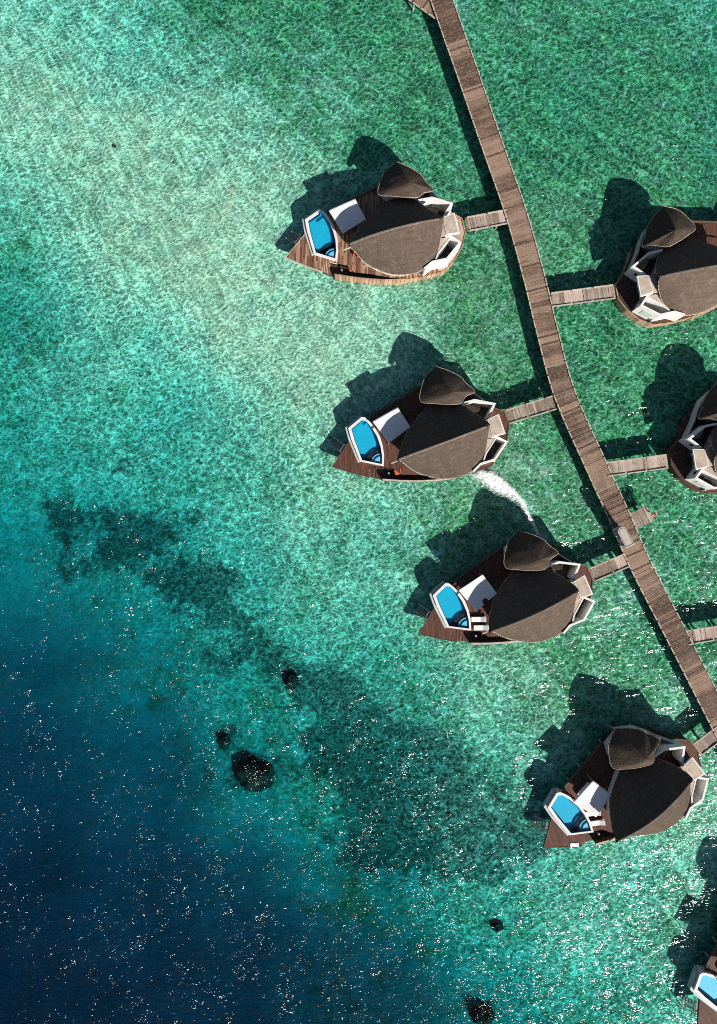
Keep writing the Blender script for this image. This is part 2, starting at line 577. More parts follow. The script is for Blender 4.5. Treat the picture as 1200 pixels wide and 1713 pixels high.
BATH = [(14.1, 7.75, 3.05), (12.68, 6.93, 3.1), (11.74, 5.62, 3.15), (11.4, 4.35, 3.35), (12.84, 3.62, 4.0), (14.56, 3.03, 4.35), (15.47, 2.92, 4.2),
        (16.49, 3.62, 3.5), (17.61, 3.89, 3.1), (16.95, 4.98, 3.05), (16.48, 5.91, 3.05), (15.3, 6.96, 3.05)]
NCOURT = [(15.66, 2.89), (17.23, 2.93), (19.28, 1.92), (18.16, 0.62), (17.25, 0.58)]
SCOURT = [(17.95, -1.50), (18.49, -1.64), (19.49, -2.53), (17.73, -4.08), (16.06, -4.15), (15.05, -4.75)]


def build_villa(mirror, deck, hull, stern):
    s = -1.0 if mirror else 1.0

    def m2(pts):
        return [(p[0], p[1] * s) + tuple(p[2:]) for p in pts]

    root = empty('boat_villa', (0, 0, 0))
    # deck ---------------------------------------------------------
    bm = bmesh.new()
    prism(bm, m2(DECK), 1.28, 1.5)
    d = obj('deck', bm, deck, root)
    bm = bmesh.new()
    wall(bm, m2([(2.62, 2.4), (-0.16, 0.03), (1.88, -1.27), (3.68, -2.27)]), 0.07, 1.2, 1.53)
    obj('edge_trim', bm, M['beam'] if deck is M['deck_red'] else M['kerb'], d)
    # stern platform boards (pale on the bleached villa)
    bm = bmesh.new()
    prism(bm, m2([(17.0, -4.5), (17.63, -4.52), (18.85, -3.6), (20.0, -2.15), (20.62, -0.65), (20.5, 0.95), (19.6, 1.62), (18.4, 2.9), (17.0, 2.4)]), 1.46, 1.506)
    obj('stern_deck', bm, stern, d)
    # hull skirt
    bm = bmesh.new()
    st = m2(STERN)
    n = len(st)
    low = offset_path(st, 0.10 * s)
    V = [[bm.verts.new((p[0], p[1], z)) for p in q] for q, z in ((st, 1.58), (low, -0.1))]
    ins = offset_path(st, 0.10 * s)
    V.append([bm.verts.new((p[0], p[1], 1.56)) for p in ins])
    for i in range(n - 1):
        bm.faces.new((V[0][i], V[0][i + 1], V[1][i + 1], V[1][i]))
        bm.faces.new((V[2][i], V[2][i + 1], V[0][i + 1], V[0][i]))
    h = obj('hull', bm, hull, root)
    h.modifiers.new('boards', 'SOLIDIFY').thickness = 0.05
    # sunken side walk behind a bulwark
    bm = bmesh.new()
    prism(bm, m2([(3.75, -2.24), (4.05, -1.0), (4.92, -1.37), (6.58, -2.0), (7.28, -2.92), (9.5, -3.57), (11.2, -4.27), (13.1, -4.82)] + SOUTH[:0:-1][1:]), 0.6, 0.74)
    obj('side_walk', bm, M['deck_low'], root)
    bm = bmesh.new()
    wall(bm, m2(SOUTH[1:]), 0.16, -0.1, 1.62)
    b = obj('bulwark', bm, hull, root)
    bm = bmesh.new()
    wall(bm, m2(SOUTH[1:]), 0.20, 1.622, 1.68)
    obj('top_rail', bm, M['kerb'] if hull is not M['hull_warm'] else M['hull_warm'], b)
    # steps down to it
    bm = bmesh.new()
    a0, a1 = Vector((4.03, -0.98)), Vector((3.70, -2.22))
    dirv = Vector((0.88, -0.40))
    for k in range(5):
        z = 1.42 - 0.13 * k
        o0 = dirv * (0.03 + 0.19 * k)
        o1 = dirv * (0.03 + 0.19 * k + 0.13)
        prism(bm, m2([tuple(a0 + o0), tuple(a0 + o1), tuple(a1 + o1), tuple(a1 + o0)]), z - 0.05, z)
    obj('deck_steps', bm, hull, root)
    # stairs into the sea
    bm = bmesh.new()
    top0, top1 = Vector((1.96, 2.02)), Vector((1.22, 1.42))
    out = Vector((-0.62, 0.78)).normalized()
    for k in range(6):
        z = 1.36 - 0.2 * k
        o0 = out * (0.03 + 0.24 * k)
        o1 = out * (0.03 + 0.24 * k + 0.15)
        prism(bm, m2([tuple(top0 + o0), tuple(top1 + o0), tuple(top1 + o1), tuple(top0 + o1)]), z - 0.05, z)
    w = obj('sea_stairs', bm, M['post'], root)
    for e in (top0, top1):
        bm = bmesh.new()
        e2 = e + out * 1.55
        ee = [(e.x, e.y * s, 1.48), (e2.x, e2.y * s, 0.1)]
        cyl(bm, (ee[0][0], ee[0][1], 1.44), (ee[1][0], ee[1][1], 0.12), 0.055, n=6)
        cyl(bm, (ee[1][0], ee[1][1], -1.5), (ee[1][0], ee[1][1], 0.75), 0.05, n=6)
        cyl(bm, (ee[0][0], ee[0][1], 2.15), (ee[1][0], ee[1][1], 0.75), 0.03, n=6)
        obj('stringer', bm, M['post'], w)
    # piles ------------------------------------------------------------
    for (u, v) in [(2.9, 0.3), (2.75, 2.1), (3.0, 3.75), (4.7, 4.5), (6.6, 4.55), (8.5, 5.1), (10.4, 5.65), (12.2, 6.1), (14.2, 6.75), (16.2, 5.6),
                   (17.6, 4.3), (19.3, 1.6), (20.2, -0.4), (18.4, -3.6), (15.4, -4.4), (10, -3.6), (6.0, -2.4), (7.5, 1.0), (12.5, 0.4), (16.0, -0.5)]:
        bm = bmesh.new()
        cyl(bm, (u, v * s, -5), (u, v * s, 1.27), 0.13, 0.12, 8)
        obj('pile', bm, M['pile'], root, smooth=False)
    # north edge bearer
    bm = bmesh.new()
    wall(bm, m2([(5.7, 4.47), (12.2, 6.36)]), 0.22, 1.30, 1.60)
    obj('edge_beam', bm, M['beam'], root)
    # pool --------------------------------------------------------------
    bm = bmesh.new()
    ov = [bm.verts.new((p[0], p[1], 1.9)) for p in m2(POOL_OUT)]
    iv = [bm.verts.new((p[0], p[1], 1.9)) for p in m2(POOL_IN)]
    oe = [bm.edges.new((ov[i], ov[(i + 1) % len(ov)])) for i in range(len(ov))]
    ie = [bm.edges.new((iv[i], iv[(i + 1) % len(iv)])) for i in range(len(iv))]
    bmesh.ops.triangle_fill(bm, edges=oe + ie, use_beauty=True)
    for vs, z in ((ov, 0.5), (iv, 1.78)):
        lo = [bm.verts.new((v.co.x, v.co.y, z)) for v in vs]
        for i in range(len(vs)):
            j = (i + 1) % len(vs)
            bm.faces.new((vs[i], vs[j], lo[j], lo[i]))
    pool = obj('swimming_pool', bm, M['rim'], root)
    bm = bmesh.new()
    inn = m2(POOL_IN)
    n = len(inn)
    bot = [bm.verts.new((p[0], p[1], 1.22)) for p in inn]
    top = [bm.verts.new((p[0], p[1], 1.776)) for p in inn]
    f = bm.faces.new(bot)
    bmesh.ops.triangulate(bm, faces=[f])
    for i in range(n):
        j = (i + 1) % n
        bm.faces.new((bot[i], bot[j], top[j], top[i]))
    obj('basin', bm, M['tile'], pool)
    bm = bmesh.new()
    f = bm.faces.new([bm.verts.new((p[0], p[1], 1.80)) for p in inn])
    obj('pool_water', bm, M['pool_water'], pool)
    # overflow ledge outside the bow side of the pool
    bm = bmesh.new()
    wall(bm, m2([(2.98, -0.30), (2.60, 2.5), (2.60, 3.90), (4.52, 4.80)]), 0.26, 0.9, 1.62)
    obj('overflow_ledge', bm, M['rim_low'], pool)
    # navy waterline band, along the bow-side walls
    bm = bmesh.new()
    band = m2([(3.42, -0.12), (3.19, 2.3), (3.17, 3.60), (4.60, 4.24)])
    wall(bm, band, 0.03, 1.2, 1.74)
    obj('tile_band', bm, M['tile_navy'], pool)
    cx, cy = 5.41, -1.14
    for k, (r, z) in enumerate(((0.95, 1.66), (1.30, 1.56), (1.62, 1.46), (1.94, 1.36))):
        bm = bmesh.new()
        na = 14
        a0, a1 = math.radians(79), math.radians(152)
        pts = [(cx, cy)] + [(cx + math.cos(a0 + (a1 - a0) * i / na) * r, cy + math.sin(a0 + (a1 - a0) * i / na) * r) for i in range(na + 1)]
        prism(bm, m2(pts), 1.225 - 0.001 * k, z, 0)
        ring = [(cx + math.cos(a0 + (a1 - a0) * i / na) * (r - 0.05), cy + math.sin(a0 + (a1 - a0) * i / na) * (r - 0.05)) for i in range(na + 1)]
        wall(bm, m2(ring), 0.07, z + 0.002, z + 0.012, 1)
        obj('pool_step', bm, [M['tile_pale'] if k < 2 else M['tile'], M['tile_navy']], pool)
    bm = bmesh.new()
    wall(bm, m2([(3.50, -0.16), (5.41, -1.10), (5.65, -0.26), (5.76, 0.78), (5.66, 2.04), (5.34, 3.12)]), 0.10, 1.62, 1.70)
    obj('tile_edge', bm, M['tile_navy'], pool)
    # house --------------------------------------------------------------
    cen = Vector((12.6, -0.6))
    body = []
    nN = catmull([Vector((p[0], p[1], 0)) for p in ROOF_N], 16)
    nS = catmull([Vector((p[0], p[1], 0)) for p in ROOF_S], 16)
    for p in nS[1:-1] + nN[::-1][1:-1]:
        q = cen + (Vector((p.x, p.y)) - cen) * 0.86
        body.append((q.x, q.y))
    bm = bmesh.new()
    wall(bm, m2(body), 0.16, 1.49, 3.68, closed=True)
    obj('house_wall', bm, M['white_wall'], root)
    bm = bmesh.new()
    bb = [(12.4, 6.2), (12.0, 5.0), (12.6, 4.2), (15.5, 3.4), (16.6, 4.2), (15.9, 5.6), (14.2, 6.75)]
    wall(bm, m2(bb), 0.16, 1.49, 3.5, closed=True)
    obj('bath_wall', bm, M['grey_wall'], root)
    # screen wall that follows the deck edge round the bath
    bm = bmesh.new()
    wall(bm, m2([(18.9, 2.25), (17.72, 3.75), (17.1, 4.85), (16.1, 6.05), (14.2, 6.98)]), 0.14, 1.3, 2.75)
    obj('screen_wall', bm, M['grey_wall'], root)

    # main roof
    NT = 41
    NS_ = 9
    n_e = catmull([Vector((p[0], p[1], 0)) for p in ROOF_N], NT)
    s_e = catmull([Vector((p[0], p[1], 0)) for p in ROOF_S], NT)
    ridge = catmull([Vector((6.95, -1.42, 5.9)), Vector((9.5, -1.22, 6.75)), Vector((12.2, -1.0, 7.05)), Vector((15.0, -0.70, 6.75)), Vector((17.45, -0.42, 6.1))], NT)

    def roof_pt(i, side, f):
        t = i / (NT - 1)
        e = (n_e if side > 0 else s_e)[i].copy()
        k = abs(2 * t - 1) ** 5
        ze = 3.5 + (ridge[i].z - 3.5) * k * 0.93
        r = ridge[i]
        p = r.lerp(Vector((e.x, e.y, ze)), f)
        p.z += 0.05 * math.sin(PI * f) * (1 - k)
        p.z += 0.03 * (noise.noise(Vector((p.x * 1.1, p.y * 1.1, 2.0 * side))))
        jag = 0.06 * noise.noise(Vector((p.x * 3, p.y * 3, 9))) * (f > 0.98)
        return Vector((p.x + jag, (p.y + jag) * s, p.z))

    bm = bmesh.new()
    grid = {}
    for i in range(NT):
        grid[i, 0] = bm.verts.new(roof_pt(i, 1, 0.0))
        for j in range(1, NS_):
            grid[i, j] = bm.verts.new(roof_pt(i, 1, j / (NS_ - 1)))
            grid[i, -j] = bm.verts.new(roof_pt(i, -1, j / (NS_ - 1)))
    for i in range(NT - 1):
        for j in range(-NS_ + 1, NS_ - 1):
            bm.faces.new((grid[i, j], grid[i + 1, j], grid[i + 1, j + 1], grid[i, j + 1]))
    roof = obj('main_roof', bm, M['thatch'], root, smooth=False)
    so = roof.modifiers.new('thickness', 'SOLIDIFY')
    so.thickness = 0.24
    so.offset = -1
    bm = bmesh.new()
    cap = [roof_pt(i, 1, 0.0) for i in range(1, NT - 1)]
    rows = []
    for p in cap:
        rows.append([bm.verts.new((p.x + 0, p.y + dy, p.z + dz)) for dy, dz in ((-0.13, -0.06), (-0.06, 0.035), (0.06, 0.035), (0.13, -0.06))])
    for i in range(len(rows) - 1):
        for j in range(3):
            bm.faces.new((rows[i][j], rows[i + 1][j], rows[i + 1][j + 1], rows[i][j + 1]))
    obj('ridge_cap', bm, M['ridge'], roof)

    def fringe(edge, parent, step, length):
        bm = bmesh.new()
        rnd = random.Random(3)
        prev = None
        for i in range(len(edge) - 1):
            a, b = edge[i], edge[i + 1]
            d = (b - a).normalized()
            nn = Vector((d.y, -d.x, 0))
            nb = max(1, int((b - a).length / (step * 0.5)))
            for k in range(nb):
                c = a.lerp(b, k / nb)
                o = nn * (length * rnd.uniform(0.1, 1.3)) + Vector((0, 0, -0.10 + rnd.uniform(-0.03, 0.03)))
                cur = (bm.verts.new(c - nn * 0.06 + Vector((0, 0, 0.012))), bm.verts.new(c + o))
                if prev:
                    bm.faces.new((prev[0], cur[0], cur[1], prev[1]))
                prev = cur
        o = obj('eave_fringe', bm, M['fringe'], parent)
        sol = o.modifiers.new('thickness', 'SOLIDIFY')
        sol.thickness = 0.08
        return o

    e1 = [roof_pt(i, -1, 1.0) for i in range(1, NT - 1)]
    e2 = [roof_pt(i, 1, 1.0) for i in range(1, NT - 1)]
    if s < 0:
        e1, e2 = e1[::-1], e2[::-1]
    fringe(e1, roof, 0.2, 0.10)
    fringe(e2[::-1], roof, 0.3, 0.06)
    # ridge beam end at the bow
    bm = bmesh.new()
    cyl(bm, (6.35, -1.55 * s, 4.85), (8.2, -1.33 * s, 5.28), 0.08, n=8)
    obj('ridge_beam', bm, M['kerb'], roof)
    # bath roof: a curved shell that rises towards the main roof
    bm = bmesh.new()
    loop = [Vector((p[0], p[1], p[2] + 0.4)) for p in BATH]
    cl = catmull(loop + [loop[0]], 49)[:-1]
    apex = Vector((14.7, 4.15, 5.75))
    NR = 9
    top = bm.verts.new((apex.x, apex.y * s, apex.z))
    prev = None
    for j in range(1, NR + 1):
        f = j / NR
        ring = []
        for p in cl:
            q = apex.lerp(p, f)
            q.z += 0.20 * math.sin(PI * f)
            q.z += 0.03 * noise.noise(Vector((q.x * 1.3, q.y * 1.3, 4)))
            if j == NR:
                q.x += 0.06 * noise.noise(Vector((q.x * 4, q.y * 4, 1)))
            ring.append(bm.verts.new((q.x, q.y * s, q.z)))
        for i in range(len(ring)):
            k = (i + 1) % len(ring)
            if prev is None:
                bm.faces.new((top, ring[i], ring[k]))
            else:
                bm.faces.new((prev[i], ring[i], ring[k], prev[k]))
        prev = ring
    edge = [v.co.copy() for v in prev]
    bath = obj('bath_roof', bm, M['thatch_dark'], root)
    so = bath.modifiers.new('thickness', 'SOLIDIFY')
    so.thickness = 0.22
    so.offset = -1
    # outward fringe, two sides
    ed = edge + [edge[0]]
    if s > 0:
        ed = ed[::-1]
    nn = fringe(ed, bath, 0.24, 0.08)
    # courts ------------------------------------------------------------
    bm = bmesh.new()
    wall(bm, m2(NCOURT[:4]), 0.24, 1.49, 3.9)
    nc = obj('courtyard_wall', bm, M['white_wall'], root)
    bm = bmesh.new()
    prism(bm, m2([(15.9, 2.8), (17.2, 2.82), (19.1, 1.9), (18.1, 0.72), (17.2, 0.75)]), 1.52, 1.56)
    obj('court_floor', bm, M['shaded_floor'], nc)
    bm = bmesh.new()
    prism(bm, m2([(16.35, 2.72), (17.2, 2.76), (18.15, 2.3), (17.85, 1.75), (17.35, 1.72), (16.9, 2.0)]), 1.562, 1.95)
    obj('sand_bed', bm, M['pebble'], nc)
    bm = bmesh.new()
    wall(bm, m2(SCOURT), 0.22, 1.49, 3.9)
    sc = obj('courtyard_wall', bm, M['white_wall'], root)
    bm = bmesh.new()
    prism(bm, m2([(17.2, -1.65), (18.4, -1.78), (19.25, -2.55), (17.65, -3.95), (16.2, -4.0), (15.8, -4.1), (16.4, -3.2)]), 1.52, 1.57)
    obj('court_floor', bm, M['shaded_floor'], sc)
    bm = bmesh.new()
    prism(bm, m2([(17.3, -1.62), (18.36, -1.76), (16.9, -3.12)]), 3.5, 3.72)
    obj('store_roof', bm, M['beige_roof'], sc)
    bm = bmesh.new()
    prism(bm, m2([(18.55, -1.82), (18.42, -1.78), (16.85, -3.2), (16.35, -4.0), (16.5, -4.02), (17.0, -3.25)]), 1.6, 3.76)
    obj('partition', bm, M['white_wall'], sc)
    # windows set into the outer faces
    for par, p0, p1 in ((nc, NCOURT[2], NCOURT[3]), (sc, SCOURT[1], SCOURT[2]), (sc, SCOURT[2], SCOURT[3])):
        a, b = Vector(m2([p0])[0]), Vector(m2([p1])[0])
        d = (b - a).normalized()
        o = Vector((d.y, -d.x)) * (-s)
        if par is sc:
            o = Vector((-d.y, d.x)) * s
        cc = a.lerp(b, 0.5)
        if (cc - Vector((15.5, -0.5 * s))).dot(o) < 0:
            o = -o
        c = cc + o * 0.125
        wide = 0.42 if p0 != SCOURT[2] else 1.2
        bm = bmesh.new()
        box(bm, (c.x, c.y, 3.0 if wide < 1 else 2.7), (wide, 0.05, 0.5 if wide < 1 else 1.3), math.atan2(d.y, d.x))
        obj('window', bm, M['glass'] if wide < 1 else M['frosted'], par)
    # the entry roof slab between the courts
    bm = bmesh.new()
    prism(bm, m2([(17.98, 0.42), (19.36, 0.70), (19.52, -1.64), (18.05, -1.60)]), 4.0, 4.28)
    er = obj('entry_roof', bm, M['white_wall'], root)
    bm = bmesh.new()
    prism(bm, m2([(18.05, 0.30), (19.24, 0.56), (19.38, -1.50), (18.12, -1.48)]), 4.285, 4.30)
    obj('roof_screed', bm, M['beige_roof'], er)
    bm = bmesh.new()
    prism(bm, m2([(17.0, 0.56), (17.965, 0.40), (18.035, -1.57), (17.1, -1.66)]), [3.9, 4.0, 4.0, 3.9], [4.06, 4.2, 4.2, 4.06])
    obj('link_roof', bm, M['beige_roof'], er)
    bm = bmesh.new()
    wall(bm, m2([(18.25, 0.3), (18.35, -1.45)]), 0.2, 1.5, 3.99)
    obj('door_wall', bm, M['grey_wall'], root)
    bm = bmesh.new()
    wall(bm, m2([(18.40, -0.1), (18.46, -1.1)]), 0.07, 1.52, 3.6)
    obj('door', bm, M['beam'], root)
    # low bench of pots beside the south court
    bm = bmesh.new()
    wall(bm, m2([(17.75, -4.1), (18.05, -4.25)]), 0.08, 1.5, 2.3)
    obj('gate_post', bm, M['white_wall'], root)
    return root


VG = 'boat shaped villas moored in a line off the walkway'
red = build_villa(False, M['deck_red'], M['hull_red'], M['deck_red'])
pale = build_villa(False, M['deck_pale'], M['hull_warm'], M['deck_stern'])
mir = build_villa(True, M['deck_red'], M['hull_warm'], M['deck_low'])


def put_villa(o, x, y, deg, label):
    o.location = (x, y, -0.35)
    o.rotation_euler = (0, 0, math.radians(deg))
    tag(o, label, 'villa', VG)
    return o


V1 = put_villa(pale, -8.26, 29.39, 9.69, 'thatched boat shaped villa with striped sun bleached bow deck and pale wooden stern')
V2 = put_villa(red, -2.9, 5.25, 14.97, 'thatched boat shaped villa with red brown deck and one orange chair, above the white foam')
V3 = put_villa(copy_tree(red), 7.16, -14.07, 19.23, 'thatched villa with red brown deck, its pool canopy notched by a round cut')
V4 = put_villa(copy_tree(red), 21.53, -38.67, 33.88, 'thatched villa turned most steeply, with a white towel on its deck edge')
V5 = put_villa(copy_tree(red), 39.3, -59.6, 45.5, 'thatched villa cut off at the bottom corner, only pool and bow deck visible')
R1 = put_villa(mir, 49.91, 30.46, -165.5, 'thatched villa across the walkway with warm light wood hull at its entrance')
R2 = copy_tree(mir)
for ch in R2.children:
    if ch.name.split('.')[0] in ('hull', 'bulwark', 'deck_steps'):
        ch.data = ch.data.copy()
        ch.data.materials[0] = M['hull_red']
put_villa(R2, 56.28, 10.49, -167.5, 'thatched villa across the walkway with dark red brown hull, mostly outside the frame')


def on_villa(v, u, w, z, mirror=False):
    a = v.rotation_euler.z
    return Vector((v.location.x + math.cos(a) * u - math.sin(a) * w, v.location.y + math.sin(a) * u + math.cos(a) * w, z + v.location.z))


# ------------------------------------------------------------------ pool canopies
CAN = [(5.57, 3.64), (8.73, 4.44), (9.56, 1.88), (6.71, 0.78)]


def build_canopy(notch=False):
    root = empty('shade_canopy', (0, 0, 0))
    c = Vector((7.64, 2.69))
    q = [Vector(p) - c for p in CAN]
    n = 15
    bm = bmesh.new()
    g = {}
    for i in range(n):
        for j in range(n):
            a = i / (n - 1)
            b = j / (n - 1)
            p = (q[0].lerp(q[1], a)).lerp(q[3].lerp(q[2], a), b)
            sag = -0.12 * math.sin(PI * a) * math.sin(PI * b) + 0.02 * noise.noise(Vector((p.x * 2, p.y * 2, 0)))
            g[i, j] = bm.verts.new((p.x, p.y, 2.13 + sag))
    hole = (q[2].lerp(q[3], 0.52))
    for i in range(n - 1):
        for j in range(n - 1):
            f = bm.faces.new((g[i, j], g[i + 1, j], g[i + 1, j + 1], g[i, j + 1]))
    if notch:
        bmesh.ops.subdivide_edges(bm, edges=bm.edges[:], cuts=2, use_grid_fill=True)
        hp = Vector((hole.x, hole.y)) * 0.9
        kill = [f for f in bm.faces if (f.calc_center_median().xy - hp).length < 0.36]
        bmesh.ops.delete(bm, geom=kill, context='FACES')
    o = obj('canvas_roof', bm, M['canvas'], root, smooth=True)
    o.modifiers.new('thickness', 'SOLIDIFY').thickness = 0.03
    for p in q:
        bm = bmesh.new()
        e = p * 0.95
        cyl(bm, (e.x, e.y, 0.0), (e.x, e.y, 2.12), 0.05, n=8)
        obj('post', bm, M['post'], root)
    bm = bmesh.new()
    prism(bm, [tuple(p * 0.62) for p in q], 0.05, 0.35)
    b = obj('daybed_base', bm, M['beam'], root)
    bm = bmesh.new()
    prism(bm, [tuple(p * 0.58) for p in q], 0.352, 0.5)
    obj('mattress', bm, M['white_cushion'], root, bevel=0.04)
    return root, c


can, cc = build_canopy()
can_n, cc = build_canopy(True)
clabels = {
    'V1': 'white square shade canopy by the pool of the villa with striped bleached deck',
    'V2': 'white square shade canopy on the villa beside the white foam',
    'V3': 'white shade canopy with a round notch cut from its edge',
    'V4': 'white shade canopy beside the pool of the steeply turned villa with the towel',
    'V5': 'white shade canopy on the villa cut off at the bottom corner',
}
first = True
for key, v in (('V1', V1), ('V2', V2), ('V3', V3), ('V4', V4), ('V5', V5)):
    if key == 'V3':
        o = can_n
    elif first:
        o = can
        first = False
    else:
        o = copy_tree(can)
    o.location = on_villa(v, cc.x, cc.y, 1.502)
    o.rotation_euler = (0, 0, v.rotation_euler.z)
    tag(o, clabels[key], 'canopy', 'white canopies beside the villa pools')


# ------------------------------------------------------------------ deck furniture
def build_lounger():
    root = empty('sun_lounger', (0, 0, 0))
    bm = bmesh.new()
    box(bm, (0, 0, 0.24), (1.75, 0.62, 0.06))
    obj('frame', bm, M['post'], root)
    for x in (-0.75, 0.75):
        for y in (-0.26, 0.26):
            bm = bmesh.new()
            cyl(bm, (x, y, 0), (x, y, 0.21), 0.03, n=8)
            obj('leg', bm, M['post'], root)
    bm = bmesh.new()
    box(bm, (-0.32, 0, 0.33), (1.05, 0.58, 0.11))
    obj('seat_cushion', bm, M['white_cushion'], root, bevel=0.03)
    bm = bmesh.new()
    box(bm, (0, 0, 0), (0.68, 0.58, 0.11))
    b = obj('back_cushion', bm, M['white_cushion'], root, bevel=0.03)
    b.location = (0.50, 0, 0.46)
    b.rotation_euler = (0, math.radians(-28), 0)
    return root


def build_chair():
    root = empty('armchair', (0, 0, 0))
    bm = bmesh.new()
    box(bm, (0, 0, 0.26), (0.66, 0.66, 0.08))
    obj('frame', bm, M['beam'], root)
    for x in (-0.28, 0.28):
        for y in (-0.28, 0.28):
            bm = bmesh.new()
            cyl(bm, (x, y, 0), (x, y, 0.22), 0.03, n=8)
            obj('leg', bm, M['beam'], root)
    bm = bmesh.new()
    box(bm, (-0.02, 0, 0.37), (0.62, 0.62, 0.14))
    obj('seat_cushion', bm, M['orange'], root, bevel=0.04)
    bm = bmesh.new()
    box(bm, (0, 0, 0), (0.12, 0.6, 0.42))
    b = obj('back_cushion', bm, M['orange'], root, bevel=0.04)
    b.location = (0.32, 0, 0.60)
    b.rotation_euler = (0, math.radians(14), 0)
    return root


ch = build_chair()
chairs = [(V1, 7.15, -2.35, 0.80, 15, 'orange armchair out in the sun on the bleached deck villa'),
          (V1, 7.95, -1.15, 1.502, -50, 'orange armchair half hidden under the thatch of the bleached deck villa'),
          (V2, 7.0, -2.5, 0.80, 0, 'orange armchair at the thatch edge of the villa above the foam')]
for i, (v, u, w, z, a, lab) in enumerate(chairs):
    o = ch if i == 0 else copy_tree(ch)
    o.location = on_villa(v, u, w, z)
    o.rotation_euler = (0, 0, v.rotation_euler.z + math.radians(a))
    tag(o, lab, 'armchair', 'orange armchairs on villa decks')
lo = build_lounger()
lounge = [(V3, 6.85, -0.55, 1.502, -18, 'white sun lounger nearer the canopy on the villa with the notched canopy'),
          (V3, 6.80, -1.55, 1.502, -18, 'white sun lounger nearer the side walk on the villa with the notched canopy'),
          (V4, 6.75, 0.35, 1.502, -25, 'white sun lounger nearer the canopy on the steeply turned villa'),
          (V4, 6.55, -0.85, 1.502, -25, 'white sun lounger nearer the side walk on the steeply turned villa')]
for i, (v, u, w, z, a, lab) in enumerate(lounge):
    o = lo if i == 0 else copy_tree(lo)
    o.location = on_villa(v, u, w, z)
    o.rotation_euler = (0, 0, v.rotation_euler.z + math.radians(a))
    tag(o, lab, 'lounger', 'white sun loungers on villa decks')
# towel on the edge of V4
bm = bmesh.new()
for i in range(9):
    for j in range(4):
        pass
gx = {}
for i in range(9):
    for j in range(5):
        gx[i, j] = bm.verts.new((i * 0.125 - 0.5, j * 0.11 - 0.22, 0.012 + 0.012 * noise.noise(Vector((i * 0.7, j * 0.9, 0)))))
for i in range(8):
    for j in range(4):
        bm.faces.new((gx[i, j], gx[i + 1, j], gx[i + 1, j + 1], gx[i, j + 1]))
tw = obj('towel', bm, M['white_cushion'], smooth=True)
tw.modifiers.new('thickness', 'SOLIDIFY').thickness = 0.02
tw.location = on_villa(V4, 2.95, -1.62, 1.515)
tw.rotation_euler = (0, 0, 0)
tag(tw, 'white towel laid on the red brown deck edge of the steeply turned villa', 'towel')


